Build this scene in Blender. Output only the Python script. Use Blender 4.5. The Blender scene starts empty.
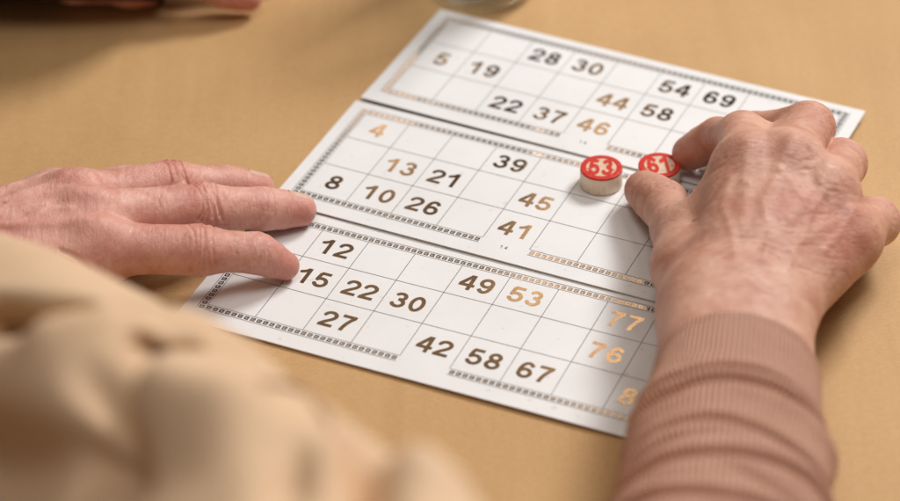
import bpy, math, random
import numpy as np
from mathutils import Vector, Matrix, noise

S = 0.001                       # everything below is written in millimetres
random.seed(4)
rng = np.random.default_rng(7)
scene = bpy.context.scene
col = scene.collection

# ------------------------------------------------------------------ camera
cam_d = bpy.data.cameras.new("camera")
cam = bpy.data.objects.new("camera", cam_d)
col.objects.link(cam)
CAM = np.array([-11.35, -819.6, 591.25])
cam.location = CAM * S
cam.rotation_euler = (0.9192, 0.021, 0.0)
cam_d.sensor_width = 36.0
cam_d.lens = 100.0
cam_d.clip_start = 0.02
cam_d.clip_end = 50.0
cam_d.dof.use_dof = True
cam_d.dof.focus_distance = 0.962
cam_d.dof.aperture_fstop = 5.4
cam_d.dof.aperture_blades = 0
scene.camera = cam

# ------------------------------------------------------------------ light
scene.view_settings.view_transform = 'Standard'
scene.view_settings.look = 'None'
scene.view_settings.exposure = 0.19
scene.view_settings.gamma = 1.0
world = bpy.data.worlds.new("World")
scene.world = world
world.use_nodes = True
bg = world.node_tree.nodes["Background"]
bg.inputs[0].default_value = (0.95, 0.72, 0.52, 1)
bg.inputs[1].default_value = 0.12


def area(name, loc, target, sx, sy, power, colr, spread=math.pi):
    d = bpy.data.lights.new(name, 'AREA')
    d.shape = 'RECTANGLE'
    d.size, d.size_y = sx * S, sy * S
    d.energy = power
    d.color = colr
    d.spread = spread
    o = bpy.data.objects.new(name, d)
    col.objects.link(o)
    o.location = np.array(loc) * S
    v = (Vector(target) - Vector(loc)).normalized()
    o.rotation_euler = v.to_track_quat('-Z', 'Y').to_euler()
    return o


# big soft window light from the far right, soft ceiling light, unseen warm lights added for the ink to reflect
area("window_light", (900, 900, 1250), (0, -20, 0), 540, 500, 26.0, (1.0, 0.975, 0.955))
area("ceiling_light", (600, -50, 1350), (20, -40, 0), 700, 700, 4.0, (1.0, 0.97, 0.95))

area("near_fill_light", (-150, -420, 1500), (-40, -250, 60), 520, 520, 4.6, (1.0, 0.95, 0.90))  # fill added overhead to brighten the foreground cloth


def mirror_lamp(p0, p1, w, dist, power, colr):
    """an unseen warm area light placed for the glossy print to reflect: p0, p1 table points (mm)."""
    q = []
    for p in (p0, p1):
        p = np.array([p[0], p[1], 0.0])
        d = p - CAM
        d = d / np.linalg.norm(d)
        q.append(p + np.array([d[0], d[1], -d[2]]) * dist)
    a, b = q
    c = (a + b) / 2
    d = bpy.data.lights.new("ink_reflection_light", 'AREA')  # unseen rectangle of light, placed only to give the ink its sheen
    d.shape = 'RECTANGLE'
    L = np.linalg.norm(b - a)
    d.size, d.size_y = L * S, w * S
    d.energy = power
    d.color = colr
    o = bpy.data.objects.new("ink_reflection_light", d)
    col.objects.link(o)
    x = Vector((b - a) / L)
    n = (Vector(c) - Vector((20, -10, 0))).normalized()
    y = n.cross(x).normalized()
    z = x.cross(y).normalized()
    if z.dot(n) < 0:
        y = -y
        z = x.cross(y)
    m = Matrix((x, y, z)).transposed().to_4x4()
    m.translation = Vector(c) * S
    o.matrix_world = m


WARM = (1.0, 0.80, 0.58)
mirror_lamp((47, 48), (0, -84), 42, 1500, 0.18, WARM)
mirror_lamp((-14, 132), (-54, 8), 50, 1500, 0.22, WARM)
mirror_lamp((54, -72), (24, -146), 55, 1500, 0.13, WARM)
mirror_lamp((-80, -82), (75, -107), 125, 1540, 0.14, WARM)  # broad dim panel added so the near card's ink reflects bronze
mirror_lamp((36, 90), (72, 72), 34, 1540, 0.02, WARM)  # faint panel added for the far card's ink to reflect


# ------------------------------------------------------------------ node helpers
def mat(name):
    m = bpy.data.materials.new(name)
    m.use_nodes = True
    nt = m.node_tree
    b = nt.nodes["Principled BSDF"]
    return m, nt, b


def N(nt, t, **kw):
    n = nt.nodes.new(t)
    for k, v in kw.items():
        if k.startswith("i_"):
            n.inputs[k[2:].replace("_", " ")].default_value = v
        else:
            setattr(n, k, v)
    return n


def ramp(nt, src, stops):
    r = nt.nodes.new("ShaderNodeValToRGB")
    e = r.color_ramp.elements
    while len(e) < len(stops):
        e.new(0.5)
    for i, (p, c) in enumerate(stops):
        e[i].position = p
        e[i].color = c if len(c) == 4 else (*c, 1)
    nt.links.new(src, r.inputs[0])
    return r.outputs[0]


def mixc(nt, fac, a, b, blend='MIX'):
    n = nt.nodes.new("ShaderNodeMix")
    n.data_type = 'RGBA'
    n.blend_type = blend
    for sock, v in ((0, fac), (6, a), (7, b)):
        if hasattr(v, "is_output"):
            nt.links.new(v, n.inputs[sock])
        elif sock == 0:
            n.inputs[0].default_value = v
        else:
            n.inputs[sock].default_value = (*v, 1)
    return n.outputs[2]


def coords(nt, scale=(1, 1, 1), rot=(0, 0, 0)):
    tc = nt.nodes.new("ShaderNodeTexCoord")
    mp = nt.nodes.new("ShaderNodeMapping")
    mp.inputs["Scale"].default_value = scale
    mp.inputs["Rotation"].default_value = rot
    nt.links.new(tc.outputs["Object"], mp.inputs[0])
    return mp.outputs[0]


def noise_tex(nt, vec, scale, detail=3, rough=0.5, dist=0.0):
    n = N(nt, "ShaderNodeTexNoise")
    n.inputs["Scale"].default_value = scale
    n.inputs["Detail"].default_value = detail
    n.inputs["Roughness"].default_value = rough
    n.inputs["Distortion"].default_value = dist
    nt.links.new(vec, n.inputs["Vector"])
    return n.outputs[0]


def bump(nt, b, height, strength, dist, prev=None):
    n = nt.nodes.new("ShaderNodeBump")
    n.inputs["Strength"].default_value = strength
    n.inputs["Distance"].default_value = dist
    nt.links.new(height, n.inputs["Height"])
    if prev is not None:
        nt.links.new(prev, n.inputs["Normal"])
    nt.links.new(n.outputs[0], b.inputs["Normal"])
    return n.outputs[0]


# ------------------------------------------------------------------ materials
def kraft_material():
    m, nt, b = mat("kraft_paper")
    v = coords(nt)
    big = noise_tex(nt, v, 9, 4, 0.55)
    fine = noise_tex(nt, v, 1700, 3, 0.65)
    fib = noise_tex(nt, coords(nt, (0.25, 1, 1), (0, 0, 0.5)), 1300, 3, 0.6)
    c = ramp(nt, big, [(0.30, (0.490, 0.280, 0.110)), (0.70, (0.580, 0.348, 0.152))])
    c = mixc(nt, 0.30, c, ramp(nt, fine, [(0.35, (0.36, 0.21, 0.085)), (0.66, (0.66, 0.45, 0.24))]))
    c = mixc(nt, 0.10, c, ramp(nt, fib, [(0.40, (0.33, 0.18, 0.075)), (0.62, (0.67, 0.46, 0.25))]))
    streak = noise_tex(nt, coords(nt, (1, 0.10, 1), (0, 0, -0.75)), 60, 4, 0.6, 0.5)
    c = mixc(nt, 0.09, c, ramp(nt, streak, [(0.36, (0.37, 0.20, 0.08)), (0.64, (0.62, 0.41, 0.20))]))
    # rare dark flecks of bark in the paper
    vo = N(nt, "ShaderNodeTexVoronoi", feature='F1')
    vo.inputs["Scale"].default_value = 16
    nt.links.new(v, vo.inputs["Vector"])
    fl = ramp(nt, vo.outputs["Distance"], [(0.0, (1, 1, 1)), (0.028, (0, 0, 0))])
    sel = ramp(nt, noise_tex(nt, v, 13, 1), [(0.55, (0, 0, 0)), (0.60, (1, 1, 1))])
    mul = nt.nodes.new("ShaderNodeMath")
    mul.operation = 'MULTIPLY'
    nt.links.new(fl, mul.inputs[0])
    nt.links.new(sel, mul.inputs[1])
    c = mixc(nt, mul.outputs[0], c, (0.22, 0.10, 0.035))
    nt.links.new(c, b.inputs["Base Color"])
    b.inputs["Roughness"].default_value = 0.62
    b.inputs["Specular IOR Level"].default_value = 0.32
    # machine ribs of the kraft sheet and pulp grain
    w = N(nt, "ShaderNodeTexWave", wave_type='BANDS', bands_direction='X', wave_profile='SIN')
    w.inputs["Scale"].default_value = 160
    w.inputs["Distortion"].default_value = 1.5
    w.inputs["Detail"].default_value = 2
    w.inputs["Detail Scale"].default_value = 0.6
    nt.links.new(coords(nt, (1, 1, 1), (0, 0, 1.0)), w.inputs["Vector"])
    n1 = bump(nt, b, w.outputs[1], 0.10, 0.0003)
    n2 = bump(nt, b, fine, 0.30, 0.00018, n1)
    n3 = bump(nt, b, noise_tex(nt, v, 14, 2), 0.25, 0.004, n2)
    bump(nt, b, streak, 0.22, 0.0016, n3)
    return m


def card_material():
    m, nt, b = mat("white_card")
    v = coords(nt)
    c = ramp(nt, noise_tex(nt, v, 30, 4, 0.6), [(0.3, (0.735, 0.735, 0.74)), (0.7, (0.785, 0.785, 0.79))])
    spk = ramp(nt, noise_tex(nt, v, 260, 2, 0.5), [(0.24, (0.62, 0.57, 0.52)), (0.31, (1, 1, 1))])
    c = mixc(nt, 0.35, c, spk, 'MULTIPLY')
    nt.links.new(c, b.inputs["Base Color"])
    b.inputs["Roughness"].default_value = 0.5
    b.inputs["Specular IOR Level"].default_value = 0.35
    bump(nt, b, noise_tex(nt, v, 1400, 2), 0.08, 0.0002)
    return m


def edge_material():
    m, nt, b = mat("card_edge")
    v = coords(nt)
    c = ramp(nt, noise_tex(nt, v, 300, 3), [(0.3, (0.50, 0.45, 0.39)), (0.7, (0.66, 0.61, 0.55))])
    nt.links.new(c, b.inputs["Base Color"])
    b.inputs["Roughness"].default_value = 0.8
    return m


def ink_material():
    m, nt, b = mat("bronze_ink")
    v = coords(nt)
    c = ramp(nt, noise_tex(nt, v, 700, 3, 0.6), [(0.3, (0.165, 0.115, 0.075)), (0.7, (0.225, 0.16, 0.105))])
    nt.links.new(c, b.inputs["Base Color"])
    b.inputs["Metallic"].default_value = 1.0
    b.inputs["Roughness"].default_value = 0.125
    return m


def line_material():
    m, nt, b = mat("thin_ink")
    v = coords(nt)
    c = ramp(nt, noise_tex(nt, v, 400, 2), [(0.3, (0.07, 0.06, 0.055)), (0.75, (0.16, 0.14, 0.125))])
    nt.links.new(c, b.inputs["Base Color"])
    b.inputs["Roughness"].default_value = 0.45
    return m


def wood_material():
    m, nt, b = mat("pale_wood")
    v = coords(nt, (1, 1, 0.25), (0.25, 0.1, 0))
    n = noise_tex(nt, v, 260, 4, 0.6, 0.6)
    c = ramp(nt, n, [(0.3, (0.78, 0.62, 0.47)), (0.55, (0.84, 0.71, 0.56)), (0.8, (0.87, 0.76, 0.62))])
    pore = ramp(nt, noise_tex(nt, coords(nt, (1, 1, 0.2)), 1500, 2), [(0.30, (0.55, 0.38, 0.26)), (0.42, (1, 1, 1))])
    c = mixc(nt, 0.3, c, pore, 'MULTIPLY')
    nt.links.new(c, b.inputs["Base Color"])
    b.inputs["Roughness"].default_value = 0.5
    bump(nt, b, n, 0.2, 0.0004)
    return m


def red_material():
    m, nt, b = mat("red_paint")
    v = coords(nt)
    c = ramp(nt, noise_tex(nt, v, 500, 4, 0.65), [(0.3, (0.50, 0.022, 0.016)), (0.7, (0.66, 0.052, 0.034))])
    nt.links.new(c, b.inputs["Base Color"])
    b.inputs["Roughness"].default_value = 0.5
    b.inputs["Specular IOR Level"].default_value = 0.25
    bump(nt, b, noise_tex(nt, v, 1200, 3), 0.25, 0.0004)
    return m


def cream_material():
    m, nt, b = mat("cream_paint")
    v = coords(nt)
    c = ramp(nt, noise_tex(nt, v, 600, 3), [(0.3, (0.60, 0.42, 0.29)), (0.7, (0.72, 0.56, 0.42))])
    nt.links.new(c, b.inputs["Base Color"])
    b.inputs["Roughness"].default_value = 0.5
    return m


def skin_material(name, pale, deep, spot_amt, grain):
    m, nt, b = mat(name)
    v = coords(nt)
    at = N(nt, "ShaderNodeAttribute", attribute_name="flush")
    sp = N(nt, "ShaderNodeAttribute", attribute_name="spot")
    c = ramp(nt, noise_tex(nt, v, 70, 4, 0.6, 0.4), [(0.30, deep), (0.62, pale)])
    red = (deep[0] * 1.0, deep[1] * 0.70, deep[2] * 0.66)
    fm = N(nt, "ShaderNodeMath", operation='MULTIPLY')
    nt.links.new(at.outputs["Fac"], fm.inputs[0])
    fm.inputs[1].default_value = 0.72
    c = mixc(nt, fm.outputs[0], c, red)
    mott = ramp(nt, noise_tex(nt, v, 230, 4, 0.7, 0.6), [(0.32, (0.74, 0.55, 0.50)), (0.54, (1, 1, 1)), (0.80, (1.06, 1.06, 1.05))])
    c = mixc(nt, 0.32, c, mott, 'MULTIPLY')
    fre = ramp(nt, noise_tex(nt, v, 330, 2, 0.5), [(0.20, (0.50, 0.30, 0.22)), (0.30, (1, 1, 1))])
    c = mixc(nt, spot_amt, c, fre, 'MULTIPLY')
    c = mixc(nt, sp.outputs["Fac"], c, (0.20, 0.075, 0.045))
    nt.links.new(c, b.inputs["Base Color"])
    b.inputs["Subsurface Weight"].default_value = 0.25
    b.inputs["Subsurface Radius"].default_value = (1.0, 0.32, 0.18)
    b.inputs["Subsurface Scale"].default_value = 0.0035
    r = ramp(nt, noise_tex(nt, v, 180, 3), [(0.3, (0.40, 0.40, 0.40)), (0.7, (0.54, 0.54, 0.54))])
    nt.links.new(r, b.inputs["Roughness"])
    b.inputs["Specular IOR Level"].default_value = 0.45
    # skin cells and fine creases
    vo = N(nt, "ShaderNodeTexVoronoi", feature='DISTANCE_TO_EDGE')
    vo.inputs["Scale"].default_value = 1250
    nt.links.new(coords(nt, (1, 0.7, 1), (0, 0, 0.5)), vo.inputs["Vector"])
    vr = ramp(nt, vo.outputs["Distance"], [(0.0, (0, 0, 0)), (0.18, (1, 1, 1))])
    n1 = bump(nt, b, vr, 0.26, 0.0003)
    n2 = bump(nt, b, noise_tex(nt, coords(nt, grain, (0, 0, 0.15)), 420, 4, 0.65, 0.8), 0.6, 0.0010, n1)
    bump(nt, b, noise_tex(nt, v, 130, 3, 0.6), 0.16, 0.0015, n2)
    return m


def nail_material():
    m, nt, b = mat("nail")
    v = coords(nt)
    c = ramp(nt, noise_tex(nt, v, 200, 2), [(0.3, (0.60, 0.36, 0.28)), (0.7, (0.70, 0.47, 0.37))])
    nt.links.new(c, b.inputs["Base Color"])
    b.inputs["Roughness"].default_value = 0.34
    b.inputs["Subsurface Weight"].default_value = 0.2
    b.inputs["Subsurface Scale"].default_value = 0.002
    return m


def knit_material():
    m, nt, b = mat("rib_knit")
    uv = N(nt, "ShaderNodeUVMap", uv_map="UVMap")
    sep = N(nt, "ShaderNodeSeparateXYZ")
    nt.links.new(uv.outputs[0], sep.inputs[0])
    # ribs: sin(u * count)
    mu = N(nt, "ShaderNodeMath", operation='MULTIPLY')
    nt.links.new(sep.outputs[0], mu.inputs[0])
    mu.inputs[1].default_value = 2 * math.pi * 108
    si = N(nt, "ShaderNodeMath", operation='SINE')
    nt.links.new(mu.outputs[0], si.inputs[0])
    mv = N(nt, "ShaderNodeMath", operation='MULTIPLY')
    nt.links.new(sep.outputs[1], mv.inputs[0])
    mv.inputs[1].default_value = 2 * math.pi * 190
    s2 = N(nt, "ShaderNodeMath", operation='SINE')
    nt.links.new(mv.outputs[0], s2.inputs[0])
    ad = N(nt, "ShaderNodeMath", operation='MULTIPLY_ADD')
    nt.links.new(s2.outputs[0], ad.inputs[0])
    ad.inputs[1].default_value = 0.25
    nt.links.new(si.outputs[0], ad.inputs[2])
    v = coords(nt)
    c = ramp(nt, noise_tex(nt, v, 40, 4), [(0.3, (0.80, 0.445, 0.315)), (0.7, (0.86, 0.50, 0.365))])
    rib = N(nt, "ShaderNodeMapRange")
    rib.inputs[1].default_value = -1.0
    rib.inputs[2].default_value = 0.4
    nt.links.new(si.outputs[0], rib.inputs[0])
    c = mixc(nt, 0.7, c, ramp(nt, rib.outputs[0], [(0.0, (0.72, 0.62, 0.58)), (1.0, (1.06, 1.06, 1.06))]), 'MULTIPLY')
    c = mixc(nt, 0.3, c, ramp(nt, noise_tex(nt, v, 1500, 2), [(0.3, (0.6, 0.55, 0.5)), (0.7, (1.1, 1.1, 1.1))]), 'MULTIPLY')
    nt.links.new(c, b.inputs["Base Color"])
    b.inputs["Roughness"].default_value = 0.85
    b.inputs["Specular IOR Level"].default_value = 0.2
    b.inputs["Sheen Weight"].default_value = 0.12
    n1 = bump(nt, b, ad.outputs[0], 0.9, 0.0009)
    bump(nt, b, noise_tex(nt, v, 1600, 2), 0.2, 0.0004, n1)
    return m


def cloth_material(name, dark, light):
    m, nt, b = mat(name)
    v = coords(nt)
    c = ramp(nt, noise_tex(nt, v, 25, 4), [(0.3, dark), (0.7, light)])
    nt.links.new(c, b.inputs["Base Color"])
    b.inputs["Roughness"].default_value = 0.85
    b.inputs["Specular IOR Level"].default_value = 0.1
    w = noise_tex(nt, v, 1500, 2)
    bump(nt, b, w, 0.3, 0.0004)
    return m


def glass_material():
    m, nt, b = mat("clear_glass")
    out = nt.nodes["Material Output"]
    tr = nt.nodes.new("ShaderNodeBsdfTransparent")
    tr.inputs[0].default_value = (0.95, 0.96, 0.95, 1)
    gl = nt.nodes.new("ShaderNodeBsdfGlossy")
    v = coords(nt)
    r = ramp(nt, noise_tex(nt, v, 60, 2), [(0.3, (0.03, 0.03, 0.03)), (0.8, (0.08, 0.08, 0.08))])
    nt.links.new(r, gl.inputs["Roughness"])
    fr = N(nt, "ShaderNodeLayerWeight")
    fr.inputs["Blend"].default_value = 0.28
    bp = nt.nodes.new("ShaderNodeBump")
    bp.inputs["Strength"].default_value = 0.22
    bp.inputs["Distance"].default_value = 0.002
    nt.links.new(noise_tex(nt, v, 90, 2), bp.inputs["Height"])
    nt.links.new(bp.outputs[0], gl.inputs["Normal"])
    nt.links.new(bp.outputs[0], fr.inputs["Normal"])
    mx = nt.nodes.new("ShaderNodeMixShader")
    nt.links.new(fr.outputs[1], mx.inputs[0])   # edge-on reflects more, the same from both faces of the wall
    nt.links.new(tr.outputs[0], mx.inputs[1])
    nt.links.new(gl.outputs[0], mx.inputs[2])
    nt.links.new(mx.outputs[0], out.inputs["Surface"])
    nt.nodes.remove(b)
    return m


M_KRAFT = kraft_material()
M_CARD, M_EDGE, M_INK, M_LINE = card_material(), edge_material(), ink_material(), line_material()
M_WOOD, M_RED, M_CREAM = wood_material(), red_material(), cream_material()
M_SKIN = skin_material("skin", (0.63, 0.37, 0.275), (0.48, 0.22, 0.155), 0.5, (0.35, 1, 1))
M_SKIN2 = skin_material("skin_ruddy", (0.70, 0.40, 0.325), (0.53, 0.225, 0.175), 0.25, (1, 0.3, 0.3))
M_NAIL, M_KNIT, M_GLASS = nail_material(), knit_material(), glass_material()
M_CLOTH = cloth_material("beige_cloth", (0.62, 0.43, 0.275), (0.70, 0.505, 0.34))
M_DARK = cloth_material("dark_cloth", (0.045, 0.016, 0.012), (0.08, 0.03, 0.022))


# ------------------------------------------------------------------ mesh helpers
def link_mesh(name, verts, faces, material, parent=None, smooth=False, mats=None, fmat=None):
    me = bpy.data.meshes.new(name)
    me.from_pydata([tuple(p) for p in (np.asarray(verts, float) * S)], [], [tuple(int(i) for i in f) for f in faces])
    if mats:
        for mm in mats:
            me.materials.append(mm)
        if fmat is not None:
            me.polygons.foreach_set("material_index", np.asarray(fmat, np.int32))
    else:
        me.materials.append(material)
    if smooth:
        me.polygons.foreach_set("use_smooth", np.ones(len(me.polygons), bool))
    me.update()
    o = bpy.data.objects.new(name, me)
    col.objects.link(o)
    if parent:
        o.parent = parent
    return o


def empty(name, loc, label, cat, group=None):
    o = bpy.data.objects.new(name, None)
    o.empty_display_size = 0.02
    col.objects.link(o)
    o.location = np.array(loc) * S
    tag(o, label, cat, group)
    return o


def tag(o, label, cat, group=None):
    o["label"] = label
    o["category"] = cat
    if group:
        o["group"] = group


def lathe(profile, n=64):
    """profile: list of (r, z); closed with centre points where r == 0."""
    V, F, rings = [], [], []
    for r, z in profile:
        if r < 1e-6:
            rings.append([len(V)])
            V.append((0, 0, z))
        else:
            rings.append(list(range(len(V), len(V) + n)))
            V += [(r * math.cos(2 * math.pi * i / n), r * math.sin(2 * math.pi * i / n), z) for i in range(n)]
    for a, b in zip(rings[:-1], rings[1:]):
        for i in range(n):
            j = (i + 1) % n
            if len(a) == 1 and len(b) > 1:
                F.append((a[0], b[j], b[i])[::-1])
            elif len(b) == 1 and len(a) > 1:
                F.append((a[i], a[j], b[0]))
            elif len(a) > 1:
                F.append((a[i], a[j], b[j], b[i]))
    return V, F


# ------------------------------------------------------------------ table under kraft paper
def build_table():
    xs = np.concatenate([np.linspace(-900, -320, 30), np.linspace(-310, 310, 125), np.linspace(320, 900, 30)])
    ys = np.concatenate([np.linspace(-700, -260, 24), np.linspace(-250, 250, 101), np.linspace(260, 900, 32)])
    X, Y = np.meshgrid(xs, ys, indexing='ij')
    Z = np.zeros_like(X)
    for i in range(X.shape[0]):
        for j in range(X.shape[1]):
            p = Vector((X[i, j] * 0.008, Y[i, j] * 0.008, 0.3))
            Z[i, j] = -0.55 + 0.45 * noise.noise(p) + 0.12 * noise.noise(p * 4)
    Z = np.minimum(Z, -0.06)
    V = np.stack([X, Y, Z], -1).reshape(-1, 3)
    ny = len(ys)
    F = []
    for i in range(len(xs) - 1):
        for j in range(ny - 1):
            F.append((i * ny + j, (i + 1) * ny + j, (i + 1) * ny + j + 1, i * ny + j + 1))
    o = link_mesh("table_surface", V, F, M_KRAFT, smooth=True)
    o["kind"] = "structure"


build_table()

# ------------------------------------------------------------------ digits
HW = 0.086


def arc(cx, cy, rx, ry, a0, a1, n=18):
    return [(cx + rx * math.cos(math.radians(a0 + (a1 - a0) * i / n)), cy + ry * math.sin(math.radians(a0 + (a1 - a0) * i / n))) for i in range(n + 1)]


def bez(p0, p1, p2, p3, n=12):
    r = []
    for i in range(n + 1):
        t = i / n
        r.append(tuple((1 - t) ** 3 * a + 3 * t * (1 - t) ** 2 * b + 3 * t * t * (1 - t) * c + t ** 3 * d for a, b, c, d in zip(p0, p1, p2, p3)))
    return r


DIG = {
    0: [arc(.37, .5, .235, .405, 0, 360, 40)],
    1: [[(.44, 0), (.44, 1.0)], [(.13, .715)] + bez((.13, .715), (.27, .76), (.37, .85), (.41, .955), 6)],
    2: [[(.10, .70)] + arc(.365, .70, .235, .205, 172, -20, 20) + bez((.586, .63), (.53, .46), (.22, .32), (.125, .10), 12),
        [(.04, .095), (.665, .095)]],
    3: [arc(.355, .715, .20, .19, 158, -62, 18) + [(.40, .535)] , [(.30, .535), (.40, .535)],
        [(.40, .535)] + arc(.36, .305, .235, .215, 72, -168, 24)],
    4: [[(.50, 0), (.50, 1.0)], [(.45, .97), (.10, .36)], [(.02, .315), (.70, .315)]],
    5: [[(.17, .905), (.625, .905)], [(.205, .90), (.150, .50)], [(.13, .50)] + arc(.355, .33, .245, .245, 140, -165, 28)],
    6: [arc(.375, .315, .23, .228, 0, 360, 36), [(.145, .36)] + bez((.145, .40), (.13, .80), (.30, 1.0), (.50, .865), 14) + [(.60, .74)]],
    7: [[(.06, .905), (.67, .905)], bez((.615, .90), (.44, .68), (.32, .40), (.29, 0.0), 14)],
    8: [arc(.37, .725, .195, .185, 0, 360, 32), arc(.37, .29, .235, .205, 0, 360, 36)],
}
DIG[9] = [[(.74 - x, 1 - y) for x, y in s] for s in DIG[6]]


def stroke_field(strokes, X, Y, hw):
    D = np.full(X.shape, 9.0)
    for s in strokes:
        closed = math.dist(s[0], s[-1]) < 1e-6
        for k in range(len(s) - 1):
            (x0, y0), (x1, y1) = s[k], s[k + 1]
            L = math.hypot(x1 - x0, y1 - y0)
            if L < 1e-6:
                continue
            ux, uy = (x1 - x0) / L, (y1 - y0) / L
            a = (X - x0) * ux + (Y - y0) * uy
            b = np.abs(-(X - x0) * uy + (Y - y0) * ux)
            d = np.maximum(np.maximum(-a, a - L), b - hw)
            D = np.minimum(D, d)
        pts = s if closed else s[1:-1]
        for x, y in pts:
            D = np.minimum(D, np.hypot(X - x, Y - y) - hw)
    return D


def fill_field(D, xs, ys):
    """triangles of the region D<0 by marching triangles."""
    V, F, cache = [], [], {}

    def vid(key, p):
        if key not in cache:
            cache[key] = len(V)
            V.append(p)
        return cache[key]
    ny = len(ys)

    def corner(i, j):
        return vid(("c", i, j), (xs[i], ys[j]))

    def cross(a, b):
        key = ("e",) + tuple(sorted((a, b)))
        da, db = D[a], D[b]
        t = da / (da - db)
        return vid(key, (xs[a[0]] + t * (xs[b[0]] - xs[a[0]]), ys[a[1]] + t * (ys[b[1]] - ys[a[1]])))
    neg = D < 0
    for i in range(len(xs) - 1):
        for j in range(ny - 1):
            if not neg[i:i + 2, j:j + 2].any():
                continue
            if neg[i:i + 2, j:j + 2].all():
                F.append((corner(i, j), corner(i + 1, j), corner(i + 1, j + 1), corner(i, j + 1)))
                continue
            for tri in (((i, j), (i + 1, j), (i + 1, j + 1)), ((i, j), (i + 1, j + 1), (i, j + 1))):
                out = []
                for k in range(3):
                    a, b = tri[k], tri[(k + 1) % 3]
                    if neg[a]:
                        out.append(corner(*a))
                    if neg[a] != neg[b]:
                        out.append(cross(a, b))
                if len(out) >= 3:
                    F.append(tuple(out))
    return V, F


_dig = {}


def digit(k, hw=HW):
    if (k, hw) not in _dig:
        xs = np.linspace(-0.06, 0.86, 42)
        ys = np.linspace(-0.04, 1.04, 50)
        X, Y = np.meshgrid(xs, ys, indexing='ij')
        D = stroke_field(DIG[k], X, Y, hw)
        D = np.maximum(D, np.maximum(-Y, Y - 1.0))
        D[np.abs(D) < 1e-5] = 1e-5
        _dig[(k, hw)] = fill_field(D, xs, ys)
    return _dig[(k, hw)]


def number_mesh(n, size, hw=HW, squeeze=1.0, track=0.775):
    V, F = [], []
    s = str(n)
    w = track * len(s) * size * squeeze
    for i, ch in enumerate(s):
        v, f = digit(int(ch), hw)
        o = len(V)
        V += [((x + i * track + 0.01) * size * squeeze - w / 2, (y - 0.5) * size) for x, y in v]
        F += [tuple(q + o for q in t) for t in f]
    return np.array(V), F


# ------------------------------------------------------------------ bingo cards
CH = 20.284


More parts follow.
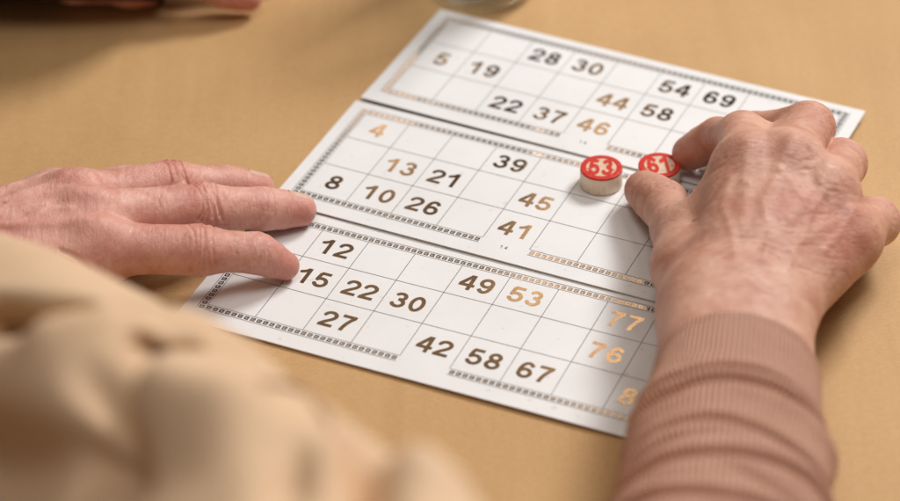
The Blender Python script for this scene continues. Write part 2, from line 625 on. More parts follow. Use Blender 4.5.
def make_card(cx, cy, th, numbers, label, zb, bow, serial, foot, head):
    root = empty("bingo_card", (cx, cy, 0), label, "bingo card", "bingo cards laid side by side on the kraft paper")
    root.rotation_euler = (0, 0, th)
    x0, x1, y0, y1 = -98.5, 98.5, -30.43 - foot, 30.43 + head

    def zf(u, v):
        return zb + bow[0] * (u / 98) ** 2 + bow[1] * np.sin(u * 0.045 + bow[2]) * 0.25 + bow[3] * np.cos(v * 0.07 + u * 0.02)
    nu, nv = 80, 32
    us = np.linspace(x0, x1, nu)
    vs = np.linspace(y0, y1, nv)
    T = 0.55
    V, F, fm = [], [], []
    for i in range(nu):
        for j in range(nv):
            V.append((us[i], vs[j], zf(us[i], vs[j])))
    nb = len(V)
    for i in range(nu):
        for j in range(nv):
            V.append((us[i], vs[j], zf(us[i], vs[j]) - T))
    idx = lambda i, j: i * nv + j
    for i in range(nu - 1):
        for j in range(nv - 1):
            F.append((idx(i, j), idx(i + 1, j), idx(i + 1, j + 1), idx(i, j + 1)))
            F.append((nb + idx(i, j), nb + idx(i, j + 1), nb + idx(i + 1, j + 1), nb + idx(i + 1, j)))
            fm += [0, 1]
    for i in range(nu - 1):
        F.append((idx(i, 0), nb + idx(i, 0), nb + idx(i + 1, 0), idx(i + 1, 0)))
        F.append((idx(i, nv - 1), idx(i + 1, nv - 1), nb + idx(i + 1, nv - 1), nb + idx(i, nv - 1)))
        fm += [1, 1]
    for j in range(nv - 1):
        F.append((idx(0, j), idx(0, j + 1), nb + idx(0, j + 1), nb + idx(0, j)))
        F.append((idx(nu - 1, j), nb + idx(nu - 1, j), nb + idx(nu - 1, j + 1), idx(nu - 1, j + 1)))
        fm += [1, 1]
    link_mesh("card_sheet", V, F, None, root, mats=[M_CARD, M_EDGE], fmat=fm)

    def lay(name, pts, faces, dz, m):
        pts = np.asarray(pts)
        z = zf(pts[:, 0], pts[:, 1]) + dz
        return link_mesh(name, np.column_stack([pts, z]), faces, m, root)

    def rect_list():
        return [], []

    def add_rect(P, Q, a, b, w, step=3.0):
        """a straight strip from a to b, width w, cut into short lengths to follow the card."""
        a, b = np.array(a, float), np.array(b, float)
        L = np.linalg.norm(b - a)
        n = max(1, int(L / step))
        d = (b - a) / L
        nrm = np.array([-d[1], d[0]]) * w / 2
        o = len(P)
        for k in range(n + 1):
            c = a + d * L * k / n
            P.append(c - nrm)
            P.append(c + nrm)
        for k in range(n):
            Q.append((o + 2 * k, o + 2 * k + 2, o + 2 * k + 3, o + 2 * k + 1))

    GX, GY0, GY1 = 90.0, -1.5 * CH, 1.5 * CH - 0.108 * CH
    # grid: thin lines between the cells
    P, Q = rect_list()
    for c in range(1, 9):
        add_rect(P, Q, (-GX + 20 * c, GY0), (-GX + 20 * c, GY1), 0.26)
    lay("grid_lines", P, Q, 0.05, M_LINE)
    P, Q = rect_list()
    for r in (0.5 * CH, -0.5 * CH):
        add_rect(P, Q, (-GX, r), (GX, r), 0.26)
    lay("grid_lines", P, Q, 0.062, M_LINE)
    # ornamental border of small key-pattern squares between two thin rules, open under the fifth column
    P, Q = rect_list()
    R, Rq = rect_list()
    bw = 3.3
    gap = (-10.2, 10.4)

    def side(a, b, out):
        a, b, out = np.array(a, float), np.array(b, float), np.array(out, float)
        L = np.linalg.norm(b - a)
        d = (b - a) / L
        add_rect(R, Rq, a, b, 0.20)
        add_rect(R, Rq, a + out * bw, b + out * bw, 0.24)
        n = int(round(L / 2.62))
        for k in range(n):
            c = a + d * (k + 0.5) * L / n + out * (bw / 2)
            h, t = 0.72, 0.50
            A = lambda p, q: c + d * p + out * q
            add_rect(P, Q, A(-h - t / 2, h), A(h + t / 2, h), t)
            add_rect(P, Q, A(-h - t / 2, -h), A(h + t / 2, -h), t)
            add_rect(P, Q, A(-h, -h + t / 2), A(-h, h - t / 2), t)
            add_rect(P, Q, A(h, -h + t / 2), A(h, 0.22), t)
            add_rect(P, Q, A(-0.22, 0.02), A(h - t / 2, 0.02), 0.42)
    side((-GX, GY1), (GX, GY1), (0, 1))
    side((-GX, GY0), (gap[0], GY0), (0, -1))
    side((gap[1], GY0), (GX, GY0), (0, -1))
    side((-GX, GY0 - bw), (-GX, GY1 + bw), (-1, 0))
    side((GX, GY0 - bw), (GX, GY1 + bw), (1, 0))
    lay("border_pattern", P, Q, 0.055, M_INK)
    lay("border_rule", R, Rq, 0.07, M_LINE)
    for (c, r), n in numbers.items():
        v, f = number_mesh(n, 9.4)
        v = v + np.array([-80 + 20 * c, CH * (1 - r) + (-0.4 if r else -0.9)])
        lay("printed_number", v, f, 0.06, M_INK)
    if serial:
        v, f = number_mesh(serial, 1.9, 0.07, 1.0, 1.05)
        v = v + np.array([0.5, GY0 - 2.6])
        lay("serial_mark", v, f, 0.06, M_LINE)
    return root, zf


cardB, zfB = make_card(-20.98, -84.81, -0.4112, {(1, 0): 12, (4, 0): 49, (5, 0): 53, (7, 0): 77, (1, 1): 15, (2, 1): 22, (3, 1): 30, (7, 1): 76,
                       (2, 2): 27, (4, 2): 42, (5, 2): 58, (6, 2): 67, (8, 2): 83},
                       "white bingo card with 12, 15 and 27, nearest the viewer, under the left fingertips", 0.75, (0.3, 0.4, 0.4, 0.06), None, 11.0, 6.6)
cardM, zfM = make_card(10.9, -15.1, -0.4346, {(0, 0): 4, (3, 0): 39, (1, 1): 13, (2, 1): 21, (4, 1): 45, (0, 2): 8, (1, 2): 10, (2, 2): 26, (4, 2): 41},
                       "white bingo card with 39, 45 and 8 in the middle, carrying the red counters", 1.75, (0.3, 0.25, 1.6, 0.05), 14, 10.7, 5.4)
cardT, zfT = make_card(45.09, 53.7, -0.4522, {(2, 0): 28, (3, 0): 30, (5, 0): 54, (6, 0): 69, (0, 1): 5, (1, 1): 19, (4, 1): 44, (5, 1): 58,
                       (2, 2): 22, (3, 2): 37, (4, 2): 46},
                       "white bingo card with 28, 30, 54 and 69, farthest from the viewer by the glass", 2.75, (0.2, 0.10, 2.7, 0.04), 14, 10.7, 5.3)


# ------------------------------------------------------------------ counters
def make_counter(n, loc, rz, label):
    root = empty("number_counter", loc, label, "bingo counter", "red topped wooden bingo counters")
    root.rotation_euler = (0, 0, rz)
    r, h = 8.5, 8.4
    V, F = lathe([(0, 0), (r - 0.5, 0), (r, 0.5), (r, h - 1.0), (r - 0.05, h - 0.9)])
    link_mesh("wooden_body", V, F, M_WOOD, root, smooth=True)
    # red painted top with a rolled rim, sunk round a cream field
    V, F = lathe([(r - 0.02, h - 1.0), (r, h - 0.45), (r - 0.12, h - 0.12), (r - 0.5, h), (6.35, h), (6.2, h - 0.18), (0, h - 0.18)])
    top = link_mesh("painted_top", V, F, M_RED, root, smooth=False)
    V, F = lathe([(6.05, h - 0.17), (6.05, h - 0.14), (0, h - 0.14)])
    link_mesh("cream_field", V, F, M_CREAM, root)
    v, f = number_mesh(n, 10.6, 0.115, 0.60, 0.82)
    rr = np.hypot(v[:, 0], v[:, 1])
    k = np.minimum(1, 6.3 / np.maximum(rr, 1e-6))
    v = v * k[:, None]
    nv = len(v)
    V = [(x, y, h - 0.13) for x, y in v] + [(x, y, h - 0.02) for x, y in v]
    edges = {}
    for t in f:
        for a, b in zip(t, t[1:] + t[:1]):
            edges[(a, b)] = 1
    F = [tuple(q + nv for q in t) for t in f]
    F += [(a, b, b + nv, a + nv) for (a, b) in edges if (b, a) not in edges]
    link_mesh("raised_number", V, F, M_RED, root)
    V, F = [], []
    for px, py in ((-5.0, -1.5), (4.9, -1.6)):
        vv, ff = lathe([(0.42, h - 0.14), (0.42, h - 0.04), (0, h - 0.04)], 12)
        F += [tuple(q + len(V) for q in t) for t in ff]
        V += [(x + px, y + py, z) for x, y, z in vv]
    link_mesh("red_dot", V, F, M_RED, root)
    return root


make_counter(53, (37.0, -4.4, 1.95), -0.10, "red and cream wooden counter number 53, standing free on the middle card")
make_counter(61, (60.3, -3.4, 2.0), 0.10, "red and cream wooden counter number 61, pinched between thumb and index finger")


# ------------------------------------------------------------------ drinking glass
def build_glass():
    prof = [(0, 1.2), (18, 1.2), (20.5, 0.35), (22.5, 0.5), (24.6, 1.7), (26.0, 4.0), (26.6, 8), (27.4, 20), (29.5, 60), (31.5, 95), (31.1, 95.7), (30.6, 95.2), (28.4, 60), (26.2, 20), (25.2, 9.0), (23.4, 5.6), (20, 4.4), (0, 4.0)]
    V, F = lathe(prof, 96)
    o = link_mesh("drinking_glass", V, F, M_GLASS, smooth=True)
    o.location = np.array((-10.5, 152.0, 0.1)) * S
    tag(o, "clear drinking glass on the brown paper behind the farthest card, only its base showing", "glass")


build_glass()


# ------------------------------------------------------------------ bodies: smooth implicit surface
def smin(a, b, k):
    h = np.maximum(k - np.abs(a - b), 0) / k
    return np.minimum(a, b) - h * h * k * 0.25


def seg(p, a, b, ra, rb):
    ba = b - a
    h = np.clip(((p - a) @ ba) / (ba @ ba), 0, 1)
    return np.linalg.norm(p - a - h[:, None] * ba, axis=1) - (ra + (rb - ra) * h)


def surface(fn, lo, hi, h, s=4):
    lo, hi = np.array(lo, float), np.array(hi, float)
    nb = np.ceil((hi - lo) / (h * s)).astype(int)
    n = nb * s + 1
    cc = [lo[i] + (np.arange(nb[i]) + 0.5) * h * s for i in range(3)]
    G = np.stack(np.meshgrid(*cc, indexing='ij'), -1).reshape(-1, 3)
    D = np.concatenate([fn(g) for g in np.array_split(G, max(1, len(G) // 60000))]).reshape(nb)
    near = np.abs(D) < h * s * 1.35
    node = np.zeros(n, bool)
    sign = np.ones(n, np.float32) * 99
    big = np.repeat(np.repeat(np.repeat(np.where(D < 0, -99, 99), s, 0), s, 1), s, 2)
    sign[:-1, :-1, :-1] = big
    b2 = np.repeat(np.repeat(np.repeat(near, s, 0), s, 1), s, 2)
    for dx in (0, 1):
        for dy in (0, 1):
            for dz in (0, 1):
                node[dx:dx + b2.shape[0], dy:dy + b2.shape[1], dz:dz + b2.shape[2]] |= b2
    ijk = np.argwhere(node)
    P = lo + ijk * h
    vals = np.concatenate([fn(g) for g in np.array_split(P, max(1, len(P) // 60000))])
    sign[node] = vals
    f = sign
    neg = f < 0
    cnt = sum(neg[dx:n[0] - 1 + dx, dy:n[1] - 1 + dy, dz:n[2] - 1 + dz].astype(np.int8) for dx in (0, 1) for dy in (0, 1) for dz in (0, 1))
    act = (cnt > 0) & (cnt < 8)
    cells = np.argwhere(act)
    vid = np.full(act.shape, -1, np.int64)
    vid[act] = np.arange(len(cells))
    acc = np.zeros((len(cells), 3))
    num = np.zeros(len(cells))
    for ax in range(3):
        o1, o2 = [q for q in range(3) if q != ax]
        for a in (0, 1):
            for b in (0, 1):
                c0 = cells.copy()
                c0[:, o1] += a
                c0[:, o2] += b
                c1 = c0.copy()
                c1[:, ax] += 1
                f0 = f[tuple(c0.T)].astype(float)
                f1 = f[tuple(c1.T)].astype(float)
                m = (f0 < 0) != (f1 < 0)
                t = np.where(m, f0 / np.where(m, f0 - f1, 1), 0)
                pt = c0.astype(float)
                pt[:, ax] += t
                acc += pt * m[:, None]
                num += m
    V = lo + acc / num[:, None] * h
    F = []
    for ax in range(3):
        o1, o2 = (ax + 1) % 3, (ax + 2) % 3
        sl0 = [slice(None)] * 3
        sl1 = [slice(None)] * 3
        sl0[ax] = slice(0, -1)
        sl1[ax] = slice(1, None)
        ch = neg[tuple(sl0)] != neg[tuple(sl1)]
        e = np.argwhere(ch)
        e = e[(e[:, o1] > 0) & (e[:, o2] > 0) & (e[:, o1] < n[o1] - 1) & (e[:, o2] < n[o2] - 1)]

        def cell(d1, d2):
            c = e.copy()
            c[:, o1] += d1
            c[:, o2] += d2
            return vid[tuple(c.T)]
        q = np.stack([cell(-1, -1), cell(0, -1), cell(0, 0), cell(-1, 0)], 1)
        flip = ~neg[tuple(e.T)]
        q[flip] = q[flip][:, ::-1]
        F.append(q[(q >= 0).all(1)])
    return V, np.concatenate(F)


def unit(v):
    v = np.asarray(v, float)
    return v / np.linalg.norm(v)


def grad(fn, P, e=0.25):
    g = np.zeros_like(P)
    for i in range(3):
        d = np.zeros(3)
        d[i] = e
        g[:, i] = fn(P + d) - fn(P - d)
    return g / np.maximum(np.linalg.norm(g, axis=1), 1e-9)[:, None]


class Hand:
    """joints in mm; chains start at the wrist."""

    def __init__(self, chains, radii, palm_k=9.0, extra=(), web=6.0, table=0.75):
        self.ch = {k: [np.array(p, float) for p in v] for k, v in chains.items()}
        self.r = radii
        self.k = palm_k
        self.extra = [(np.array(a, float), np.array(b, float), ra, rb) for a, b, ra, rb in extra]
        self.web = web
        self.table = table

    def palm(self, p):
        d = None
        for name, c in self.ch.items():
            q = seg(p, c[0], c[1], *self.r[name][:2])
            d = q if d is None else smin(d, q, self.k)
        for a, b, ra, rb in self.extra:
            d = smin(d, seg(p, a, b, ra, rb), self.k)
        return d

    def finger(self, name, p):
        c, r = self.ch[name], self.r[name]
        d = None
        for i in range(1, len(c) - 1):
            mid = (c[i] + c[i + 1]) / 2
            rm = (r[i] + r[i + 1]) / 2 * (0.915 if i < len(c) - 2 else 1.07)
            q = np.minimum(seg(p, c[i], mid, r[i], rm), seg(p, mid, c[i + 1], rm, r[i + 1]))
            d = q if d is None else smin(d, q, 2.0)
        return d

    def __call__(self, p):
        d = self.palm(p)
        fs = [self.finger(n, p) for n in self.ch]
        fm = fs[0]
        for q in fs[1:]:
            fm = smin(fm, q, 0.9)
        d = smin(d, fm, self.web)
        return smin(d, np.full(len(p), 1e3), 0.1) if self.table is None else -smin(-d, p[:, 2] - self.table, 1.2)

    def on_skin(self, p, up):
        """drop a point onto the skin from the side `up`."""
        p = np.array(p, float) + unit(up) * 30
        for _ in range(40):
            d = float(self(p[None])[0])
            p = p - unit(up) * d * 0.8
            if d < 0.02:
                break
        return p


def poly_dist(P, pts):
    d = np.full(len(P), 1e9)
    for a, b in zip(pts[:-1], pts[1:]):
        ba = b - a
        h = np.clip(((P - a) @ ba) / max(ba @ ba, 1e-9), 0, 1)
        d = np.minimum(d, np.linalg.norm(P - a - h[:, None] * ba, axis=1))
    return d


def build_hand(H, name, material, parent, lo, hi, h, strokes, flush, spots, wob=0.25, nails=()):
    V, F = surface(H, lo, hi, h)
    nr = grad(H, V)
    disp = np.zeros(len(V))
    fl = np.zeros(len(V))
    sp = np.zeros(len(V))
    for pts, w, amp in strokes:
        pts = np.array(pts)
        c, rad = pts.mean(0), np.abs(pts - pts.mean(0)).max() * 1.8 + 4 * w
        m = np.linalg.norm(V - c, axis=1) < rad
        if m.any():
            disp[m] += amp * np.exp(-(poly_dist(V[m], pts) / w) ** 2)
    for c, rad, amt in flush:
        fl = np.maximum(fl, amt * np.exp(-(np.linalg.norm(V - np.array(c), axis=1) / rad) ** 2))
    for c, rad, amt in spots:
        sp = np.maximum(sp, amt * np.clip(1.6 - 1.6 * np.linalg.norm(V - np.array(c), axis=1) / rad, 0, 1))
    low = np.clip((V[:, 2] - 2) / 3, 0, 1)
    V = V + nr * (disp * low)[:, None]
    me = bpy.data.meshes.new(name)
    me.vertices.add(len(V))
    me.vertices.foreach_set("co", (V * S).ravel())
    me.loops.add(len(F) * 4)
    me.loops.foreach_set("vertex_index", F.ravel().astype(np.int32))
    me.polygons.add(len(F))
    me.polygons.foreach_set("loop_start", np.arange(0, len(F) * 4, 4, dtype=np.int32))
    me.polygons.foreach_set("use_smooth", np.ones(len(F), bool))
    me.materials.append(material)
    for nm, a in (("flush", fl), ("spot", sp)):
        at = me.attributes.new(nm, 'FLOAT', 'POINT')
        at.data.foreach_set("value", a.astype(np.float32))
    me.update(calc_edges=True)
    me.validate()
    o = bpy.data.objects.new(name, me)
    col.objects.link(o)
    o.parent = parent
    # nails: thin curved plates bedded in the finger end
    for base, tip, up, wid in nails:
        base, tip, up = np.array(base, float), np.array(tip, float), unit(up)
        ax = unit(tip - base)
        up = unit(up - ax * (up @ ax))
        sd = np.cross(ax, up)
        L = np.linalg.norm(tip - base)
        VV, FF = [], []
        nu, nv = 12, 11
        for k, off in enumerate((0.22, -0.6)):
            for i in range(nu):
                t = i / (nu - 1)
                ww = wid / 2 * (1 - 0.28 * max(0, (t - 0.72) / 0.28) ** 2) * (1 - 0.35 * max(0, (0.22 - t) / 0.22) ** 2)
                for j in range(nv):
                    a = -1 + 2 * j / (nv - 1)
                    q = base + ax * (L * t) + sd * (ww * a)
                    q = H.on_skin(q, up + sd * a * 0.55)
                    VV.append(q + up * off - up * 0.25 * a * a)
        nn = nu * nv
        for i in range(nu - 1):
            for j in range(nv - 1):
                a = i * nv + j
                FF.append((a, a + 1, a + nv + 1, a + nv)[::-1])
                FF.append((nn + a, nn + a + 1, nn + a + nv + 1, nn + a + nv))
        per = [i * nv for i in range(nu)] + [(nu - 1) * nv + j for j in range(1, nv)] + [i * nv + nv - 1 for i in range(nu - 2, -1, -1)] + [j for j in range(nv - 2, 0, -1)]
        for a, b in zip(per, per[1:] + per[:1]):
            FF.append((a, b, b + nn, a + nn))
        link_mesh("fingernail", VV, FF, M_NAIL, o, smooth=True)
    return o


def knuckle_strokes(H, name, j, up, n=5, span=7.0, amp=-0.42, half=6.0, seed=0):
    """curved creases across the back of a joint."""
    r = random.Random(seed)
    c = H.ch[name]
    ax = unit(c[j + 1] - c[j - 1])
    up = unit(np.array(up) - ax * (np.array(up) @ ax))
    sd = np.cross(ax, up)
    out = []
    for i in range(n):
        t = (i / (n - 1) - 0.5) * span if n > 1 else 0
        hh = half * r.uniform(0.65, 1.05)
        sh = r.uniform(-1.5, 1.5)
        pts = []
        for k in range(7):
            a = -1 + 2 * k / 6
            bow = (1 - a * a) * (-t) * 0.35
            q = c[j] + ax * (t + bow + r.uniform(-0.35, 0.35)) + sd * (hh * a + sh)
            pts.append(H.on_skin(q, up + sd * a * 0.5))
        out.append((pts, r.uniform(0.45, 0.75), amp * r.uniform(0.6, 1.2)))
    return out


def lines(H, name_pts, up, w, amp):
    return [([H.on_skin(q, up) for q in pts], w, amp) for pts in name_pts]


HRES = 0.55

player = empty("person", (-60, -420, 0), "seated player in ribbed brown sleeve and loose beige top, marking cards with both hands", "person")


def plocal(o):
    o.location = -Vector(player.location)


# ---- left hand, palm down, three fingers in view
LC = {
    'index': [(-226, -86, 24), (-155, -72, 25), (-117.5, -69, 21), (-97, -63.5, 15), (-87, -61, 6.8)],
    'middle': [(-228, -82, 26), (-160, -58, 29), (-119, -41, 20.5), (-97, -31, 12), (-82.8, -26.3, 7.6)],
    'ring': [(-230, -75, 25), (-167, -43, 27), (-133, -24, 20), (-113, -14.5, 11.5), (-100, -11, 7.5)],
    'pinky': [(-232, -68, 22), (-178, -34, 22), (-152, -18, 15), (-136, -9, 8.5), (-125, -5, 6.6)],
    'thumb': [(-226, -88, 20), (-196, -100, 18), (-180, -108, 13), (-168, -106, 9.4), (-160, -103, 8.8)],
}
LR = {'index': (13, 11, 9.7, 7.8, 5.7), 'middle': (13, 11, 9.8, 8.4, 6.6), 'ring': (12, 10.5, 9.3, 7.9, 6.3), 'pinky': (11, 9.5, 7.8, 7.0, 6.0),
      'thumb': (13, 13, 10.5, 9.5, 7.8)}
HL = Hand(LC, LR, 10.0, extra=[((-228, -80, 24), (-330, -105, 34), 22, 27), ((-200, -84, 20), (-165, -70, 16), 12, 8), ((-192, -97, 18), (-158, -77, 15), 10, 7), ((-200, -92, 22), (-165, -82, 19), 12, 9)])
Z = (0, 0, 1)
st = []
st += knuckle_strokes(HL, 'middle', 2, (0, -0.5, 1), 7, 10, -0.85, 7, 1)
st += knuckle_strokes(HL, 'index', 2, (0, -0.55, 1), 7, 10, -0.6, 7, 2)
st += knuckle_strokes(HL, 'ring', 2, (0, -0.3, 1), 7, 9, -0.9, 6.5, 3)
st += knuckle_strokes(HL, 'middle', 3, (0, -0.4, 1), 3, 4, -0.25, 5, 4)
st += knuckle_strokes(HL, 'index', 3, (0.2, -0.4, 1), 3, 4, -0.28, 5, 5)
w0 = np.array((-226, -80, 30.0))
for k, nme in enumerate(('index', 'middle', 'ring', 'pinky')):
    m = HL.ch[nme][1]
    st += lines(HL, [[w0 + (m - w0) * t for t in (0.35, 0.5, 0.65, 0.8, 0.95)]], Z, 2.3, 0.8)
for k, nme in enumerate(('index', 'middle', 'ring')):
    m = HL.ch[nme][1]
    st += lines(HL, [[m + np.array((-5, 0, 0)), m, m + np.array((5, 0, 0))]], Z, 6.0, 1.5)
for n1, n2 in (('index', 'middle'), ('middle', 'ring')):
    m = (HL.ch[n1][1] + HL.ch[n2][1]) / 2
    st += lines(HL, [[m + np.array((-12, 0, 0)), m, m + np.array((10, 0, 0))]], Z, 4.5, -0.6)
for v in ([(-222, -66), (-205, -58), (-192, -60), (-178, -50), (-168, -52)], [(-215, -80), (-200, -74), (-186, -76), (-174, -66), (-165, -66)], [(-205, -58), (-190, -46), (-176, -40)]):
    st += lines(HL, [[(x, y, 30) for x, y in v]], Z, 1.6, 0.55)
rr = random.Random(19)
for nme, upn in (('index', (0, -0.5, 1)), ('middle', (0, -0.4, 1)), ('ring', (0, -0.2, 1))):   # fine lines across the fingers
    c = HL.ch[nme]
    for b in (1, 2, 3):
        for k in range(7 if b < 3 else 3):
            t = rr.uniform(0.12, 0.92)
            q = c[b] + (c[b + 1] - c[b]) * t
            hh = rr.uniform(2.5, 6)
            o = rr.uniform(-3.5, 2)
            st += lines(HL, [[q + np.array((0.5 * math.sin(4 * a + k), hh * a + o, 0)) for a in (-1, -.5, 0, .5, 1)]], upn, rr.uniform(0.4, 0.6), -rr.uniform(0.08, 0.2))
rr = random.Random(9)
for k in range(16):       # folds of loose skin towards the thumb
    a = np.array((-186 + rr.uniform(-8, 22), -78 - rr.uniform(0, 18), 25))
    d = unit((1, -0.75 + rr.uniform(-0.2, 0.25), 0))
    L = rr.uniform(10, 24)
    st += lines(HL, [[a + d * L * t + np.array((0, 1.5 * math.sin(3 * t), 0)) for t in (0, 0.25, 0.5, 0.75, 1)]], (0, -0.5, 1), rr.uniform(0.6, 1.0), -rr.uniform(0.25, 0.6))
flushL = [(HL.ch[n][2] + np.array((0, 0, 6)), 9, 0.55) for n in ('index', 'middle', 'ring')] + \
         [(HL.ch[n][4], 10, 0.75) for n in ('index', 'middle', 'ring')] + [(HL.ch[n][1] + np.array((0, 0, 6)), 11, 0.35) for n in ('index', 'middle', 'ring')] + \
         [((-170, -92, 18), 16, 0.6)]
spotsL = [(HL.on_skin((-190, -62, 30), Z), 1.3, 0.6), (HL.on_skin((-176, -56, 30), Z), 1.0, 0.35), (HL.on_skin((-200, -70, 30), Z), 1.2, 0.3)]
hl = build_hand(HL, "hand", M_SKIN2, player, (-300, -150, 0), (-70, 20, 50), HRES, st, flushL, spotsL,
                nails=[((-87, -25.0, 14), (-77.6, -22.2, 12), (0.25, 0.62, 1), 8.6), ((-104, -9, 14), (-95.5, -6.8, 12), (0.3, 0.45, 1), 8)])
hl["label"] = "bare left hand resting flat with two fingertips on the nearest card"
plocal(hl)

# ---- right hand pinching the counter
RC = {
    'index': [(71, -128, 33), (88, -57, 47), (90, -24, 38), (83, -4, 23), (72.8, 2.5, 11.5)],
    'middle': [(78, -128, 34), (104, -58, 48), (116, -20, 38.5), (98, 0, 22), (89, 5, 10)],
    'ring': [(84, -128, 33), (117, -68, 42), (127.5, -34, 31), (124, -15, 17), (116, -8, 8)],
    'pinky': [(90, -127, 30), (124, -82, 31), (138.5, -57, 20), (137, -42, 11), (129, -33, 7.5)],
    'thumb': [(68, -124, 28), (64, -92, 27), (63, -62, 22), (59.5, -37.5, 15.5), (53.2, -20.6, 10.2)],
}
RR = {'index': (13, 11.5, 9.5, 8.3, 7.2), 'middle': (13, 12, 10.2, 8.8, 7.6), 'ring': (12, 11.5, 9.8, 8.4, 7.2), 'pinky': (11.5, 11, 9.4, 7.9, 6.6),
      'thumb': (12, 12.5, 10.4, 9.6, 8.0)}
HR = Hand(RC, RR, 11.0, extra=[((70, -126, 33), (60, -240, 44), 19, 19), ((88, -126, 31), (76, -240, 42), 18, 19), ((66, -70, 30), (84, -60, 40), 8, 9), ((95, -56, 46), (102, -27, 35), 9, 8.5),
                               ((88, -120, 26), (125, -75, 24), 12, 10)])
st = []
upR = (0, -0.45, 1)
wr = np.array((78, -128, 45.0))
st += lines(HR, [[wr + (HR.ch[n][1] + np.array((0, 0, 8)) - wr) * t for t in (0.4, 0.55, 0.7, 0.85, 0.97)] for n in ('index', 'middle', 'ring', 'pinky')], upR, 2.8, 0.5)
# veins
veins = [[(96, -120), (104, -100), (108, -88), (113, -78), (112, -66)], [(108, -88), (103, -76), (97, -66)], [(88, -118), (92, -98), (90, -84), (96, -72)],
         [(112, -104), (120, -92), (124, -82)], [(78, -116), (78, -98), (76, -84), (80, -70)]]
st += lines(HR, [[(x, y, 42) for x, y in v] for v in veins], upR, 1.7, 0.42)
for nme in ('index', 'middle', 'ring', 'pinky'):
    m = HR.ch[nme][1]
    st += lines(HR, [[m + np.array((0, -4, 0)), m, m + np.array((0, 4, 0))]], upR, 6.5, 1.3)
for n1, n2 in (('index', 'middle'), ('middle', 'ring'), ('ring', 'pinky')):
    m = (HR.ch[n1][1] + HR.ch[n2][1]) / 2
    st += lines(HR, [[m + np.array((-1, -12, 0)), m, m + np.array((1, 12, 0))]], upR, 4.5, -0.45)
rr = random.Random(5)
for k in range(40):       # fine cross lines over the back of the hand
    x, y = rr.uniform(70, 125), rr.uniform(-118, -50)
    hh = rr.uniform(3, 9)
    st += lines(HR, [[(x + hh * a, y + 0.25 * hh * a + 0.6 * math.sin(3 * a + k), 42) for a in (-1, -.5, 0, .5, 1)]], upR, rr.uniform(0.45, 0.7), -rr.uniform(0.08, 0.2))
for k in range(14):       # wrist creases
    y = -135 + k * 2.7 + rr.uniform(-1, 1)
    xa, xb = 66 + rr.uniform(-8, 12), 92 + rr.uniform(-10, 10)
    st += lines(HR, [[(xa + (xb - xa) * t, y + 5 * math.sin(math.pi * t) - 3 + rr.uniform(-.4, .4), 40) for t in (0, .2, .4, .6, .8, 1)]], upR, rr.uniform(0.6, 1.1), -rr.uniform(0.2, 0.5))
st += knuckle_strokes(HR, 'pinky', 2, (0.6, -0.3, 1), 4, 7, -0.35, 6, 11)
st += knuckle_strokes(HR, 'ring', 2, (0.3, -0.3, 1), 4, 7, -0.35, 6, 12)
st += knuckle_strokes(HR, 'middle', 2, (0, -0.2, 1), 4, 7, -0.35, 6, 13)
st += knuckle_strokes(HR, 'thumb', 3, (-0.6, -0.4, 0.8), 9, 13, -0.6, 7.5, 14)
st += knuckle_strokes(HR, 'index', 3, (-0.6, -0.5, 0.6), 4, 6, -0.35, 6, 15)
flushR = [(HR.ch[n][2] + np.array((0, 0, 5)), 9, 0.4) for n in ('middle', 'ring', 'pinky')] + [(HR.ch[n][4], 12, 0.8) for n in ('index', 'thumb')] + \
         [(HR.ch['index'][3], 12, 0.7), (HR.on_skin((104, -84, 40), upR), 15, 0.55), (HR.on_skin((118, -92, 40), upR), 15, 0.65), (HR.on_skin((125, -78, 40), upR), 12, 0.55)]
spotsR = [(HR.on_skin((70, -76, 30), (-0.3, -0.5, 1)), 1.6, 0.65)]
for k in range(60):
    spotsR.append((HR.on_skin((rr.uniform(78, 126), rr.uniform(-112, -52), 40), upR), rr.uniform(0.8, 2.6), rr.uniform(0.12, 0.42)))
hr = build_hand(HR, "hand", M_SKIN, player, (30, -215, 0), (165, 30, 80), HRES, st, flushR, spotsR,
                nails=[((93, 12, 17), (87, 13, 8), (0.2, 1, 0.2), 8.5)])
hr["label"] = "bare right hand curled over the cards, pinching a counter between thumb and index finger"
plocal(hr)


# ------------------------------------------------------------------ clothing
def tube(name, axis, radius, n_u, n_v, material, parent, closed_uv=True):
    """axis(t)->point, radius(t, a)->r along normal frame."""
    V, F, UV = [], [], []
    ts = np.linspace(0, 1, n_v)
    for t in ts:
        c = np.array(axis(t))
        d = unit(np.array(axis(min(1, t + 0.01))) - np.array(axis(max(0, t - 0.01))))
        sd = unit(np.cross(d, (0, 0, 1)))
        up = np.cross(sd, d)
        for i in range(n_u + 1):
            a = 2 * math.pi * i / n_u
            r, off = radius(t, a)
            V.append(c + (sd * math.cos(a) * r[0] + up * math.sin(a) * r[1]) + d * off)
            UV.append((i / n_u, t))
    for j in range(n_v - 1):
        for i in range(n_u):
            F.append((j * (n_u + 1) + i, j * (n_u + 1) + i + 1, (j + 1) * (n_u + 1) + i + 1, (j + 1) * (n_u + 1) + i))
    V = np.array(V)
    V[:, 2] = np.maximum(V[:, 2], 0.4)
    o = link_mesh(name, V, F, material, parent, smooth=True)
    uv = o.data.uv_layers.new(name="UVMap")
    li = np.zeros(len(o.data.loops), np.int32)
    o.data.loops.foreach_get("vertex_index", li)
    uv.data.foreach_set("uv", np.array(UV)[li].ravel())
    return o


# right sleeve: ribbed cuff pushed up into soft rings
A0, A1 = np.array((76, -157, 34.0)), np.array((49, -337, 62.0))
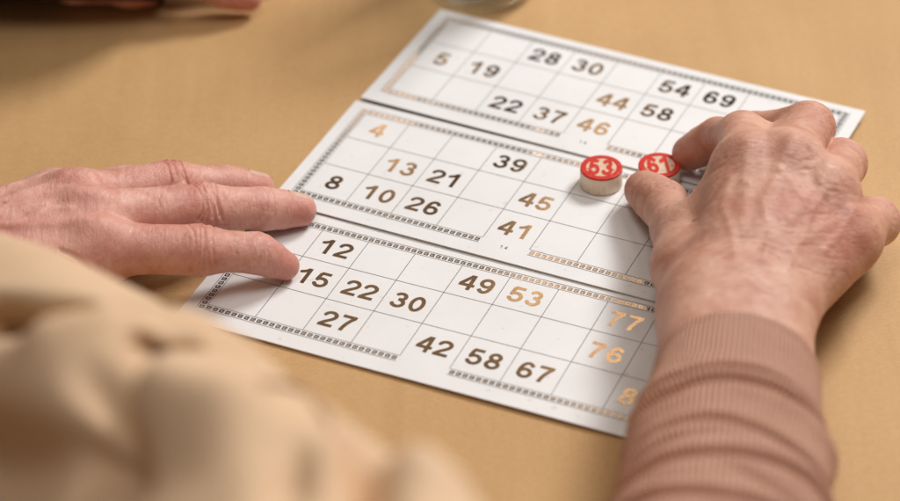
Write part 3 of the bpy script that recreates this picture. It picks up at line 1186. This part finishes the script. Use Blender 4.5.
# creases across the arm: place along it, slant, depth, reach round the arm
CREASES = [(0.255, 0.010, 4.6, 0.0, 9.0), (0.305, -0.016, 5.2, 0.25, 9.0), (0.345, 0.03, 1.6, -0.9, 0.8), (0.445, 0.018, 4.6, 0.35, 2.4), (0.485, -0.03, 2.4, -0.7, 0.9),
           (0.545, -0.012, 5.2, -0.2, 9.0), (0.60, 0.035, 2.4, 0.8, 0.8), (0.665, 0.02, 5.0, 0.0, 9.0), (0.74, -0.02, 4.0, 0.4, 1.6), (0.83, 0.01, 5, 0, 9.0), (0.92, 0, 5, 0, 9.0)]


def sleeve_axis(t):
    return A0 + (A1 - A0) * (0.035 + 0.965 * t)


def sleeve_radius(t, a):
    e = t / 0.014
    t = 0.035 + 0.965 * t
    b = math.atan2(math.sin(a - math.pi / 2), math.cos(a - math.pi / 2))      # 0 on top of the arm
    r = 28.3 + 5.0 * min(1, t / 0.5) + 1.0 * t
    if t > 0.2:
        r += 0.8
    for p, sl_, dep, b0, reach in CREASES:
        x = t - p - sl_ * math.sin(b) - 0.006 * math.sin(3 * b + p * 40) - 0.012 * math.cos(b)
        f = math.exp(-((b - b0) / reach) ** 2)
        # steep lip on the wrist side, slow swell on the other
        r -= 0.72 * f * dep * (math.exp(-(x / 0.010) ** 2) - 0.42 * math.exp(-((x - 0.035) / 0.026) ** 2) - 0.25 * math.exp(-((x + 0.022) / 0.013) ** 2))
    r += 1.1 * noise.noise(Vector((math.cos(a) * 1.3, math.sin(a) * 1.3, t * 7)))
    r += 0.35 * noise.noise(Vector((math.cos(a) * 5, math.sin(a) * 5, t * 30)))
    if e < 1:
        r -= 1.6 * (1 - e) ** 2          # rolled hem
    elif e < 5:
        r -= 0.6 * math.exp(-((e - 2.6) / 0.35) ** 2)
    return (r, r * 0.90), 0.0


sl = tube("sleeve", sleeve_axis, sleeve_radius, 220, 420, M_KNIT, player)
sl["label"] = "pinkish brown ribbed knit sleeve gathered in rings"
plocal(sl)


# left sleeve and shoulder of the loose beige top, near the camera
BP = np.array([(-275, -95, 30), (-232, -138, 46), (-188, -190, 69.8), (-112, -308, 123), (-40, -425, 166.2), (8, -523, 204), (40, -600, 240)], float)
GROOVES = [([(-160, -262, 140), (-136, -282, 157), (-123, -289, 162), (-112, -284, 159)], 7, -16),
           ([(-103, -305, 171), (-89, -311, 174), (-79, -310, 169), (-71, -320, 172)], 9, -6),
           ([(-106, -329, 176), (-106, -345, 178), (-105, -356, 178), (-98, -376, 181)], 7, -17),
           ([(-71, -352, 187), (-61, -347, 184), (-55, -367, 193), (-54, -394, 205), (-56, -413, 210)], 6, -20),
           ([(-43, -367, 189), (-39, -392, 202), (-38, -420, 215)], 6, -16),
           ([(-150, -325, 140), (-125, -350, 160), (-112, -362, 172)], 16, -22),
           ([(-66, -320, 166), (-64, -330, 170)], 6, -10),
           ([(-88, -353, 186), (-80, -362, 191), (-72, -367, 194)], 12, 13),
           ([(-50, -374, 195), (-46, -385, 199)], 9, 9),
           ([(-124, -305, 166), (-108, -305, 169)], 9, 9),
           ([(-92, -288, 158), (-80, -300, 156)], 13, 4),
           ([(-29, -388, 196), (-24, -400, 198)], 9, 8),
           ([(-98, -318, 175), (-90, -316, 174), (-84, -321, 178), (-77, -328, 181)], 5.5, -46),
           ([(-150, -268, 144), (-136, -284, 156), (-124, -287, 158)], 7, -20),
           ([(-110, -329, 172), (-109, -336, 168), (-108, -346, 160)], 7, -11)]


AWAY = unit((0.1, 0.80, -0.60))      # deep pockets sink straight into the cloth


def beige_axis(t):
    n = len(BP) - 1
    x = min(max(t, 0), 0.99999) * n
    i = int(x)
    u = x - i
    p0, p1, p2, p3 = BP[max(i - 1, 0)], BP[i], BP[i + 1], BP[min(i + 2, n)]
    return tuple(0.5 * (2 * p1 + (p2 - p0) * u + (2 * p0 - 5 * p1 + 4 * p2 - p3) * u * u + (3 * p1 - p0 - 3 * p2 + p3) * u ** 3))


def beige_radius(t, a):
    r = 33 + 12 * min(1, t * 2.5) + 4 * t
    n = noise.noise(Vector((math.cos(a) * 1.1, math.sin(a) * 1.1, t * 5 + 3)))
    n2 = noise.noise(Vector((math.cos(a) * 2.2 + 2 * t, math.sin(a) * 2.2, t * 11 + 7)))
    return (r + 5 * n + 2.2 * n2,) * 2, 0.0


be = tube("loose_top", beige_axis, beige_radius, 160, 200, M_CLOTH, player)
co = np.zeros(len(be.data.vertices) * 3)
be.data.vertices.foreach_get("co", co)
co = co.reshape(-1, 3) / S
ax = np.array([beige_axis(t) for t in np.linspace(0, 1, 200)]).repeat(161, 0)
out = (co - ax) / np.linalg.norm(co - ax, axis=1)[:, None]
for pts, w, amp in GROOVES:
    dr = AWAY if amp < -18 else out
    co += dr * (abs(amp) if amp < -18 else amp) * (1.0 * np.exp(-(poly_dist(co, np.array(pts, float)) / w) ** 2))[:, None]
be.data.vertices.foreach_set("co", (co * S).ravel())
be.data.update()
be["label"] = "loose beige cloth in soft folds, blurred in the foreground"
plocal(be)

# ------------------------------------------------------------------ second person across the table
other = empty("person", (-170, 190, 0), "person across the table, only reddish fingertips and a dark cuff showing at the top edge", "person")
OC = {
    'index': [(-205, 150, 24), (-163, 138, 25), (-139, 133.5, 20), (-123, 132, 12.5), (-113, 132, 8.2)],
    'middle': [(-203, 160, 25), (-158, 158, 26), (-132, 158, 20), (-114, 157, 12), (-104, 156, 8)],
    'ring': [(-202, 168, 24), (-156, 176, 25), (-128, 178, 19), (-110, 176, 12), (-100, 173, 8)],
    'pinky': [(-202, 176, 22), (-158, 192, 22), (-134, 196, 16), (-118, 196, 10), (-108, 194, 7)],
    'thumb': [(-204, 146, 20), (-190, 142, 17), (-178, 141, 14), (-168, 141, 10), (-160, 141, 8.5)],
}
HO = Hand(OC, LR, 10.0, extra=[((-206, 162, 24), (-300, 185, 34), 20, 24)])
ho = build_hand(HO, "hand", M_SKIN2, other, (-270, 105, 0), (-85, 250, 60), 1.4, [], [(HO.ch[n][4], 16, 0.9) for n in OC], [])
ho.location = -Vector(other.location)


def cuff_axis(t):
    return np.array((-148, 153, 52.0)) + (np.array((-430, 158, 72.0)) - np.array((-148, 153, 52.0))) * t


def cuff_radius(t, a):
    r = 40 + 12 * t + 3 * noise.noise(Vector((math.cos(a), math.sin(a), t * 5)))
    return (r, r * 1.3), 0.0


cu = tube("sleeve", cuff_axis, cuff_radius, 64, 48, M_DARK, other)
cu.location = -Vector(other.location)
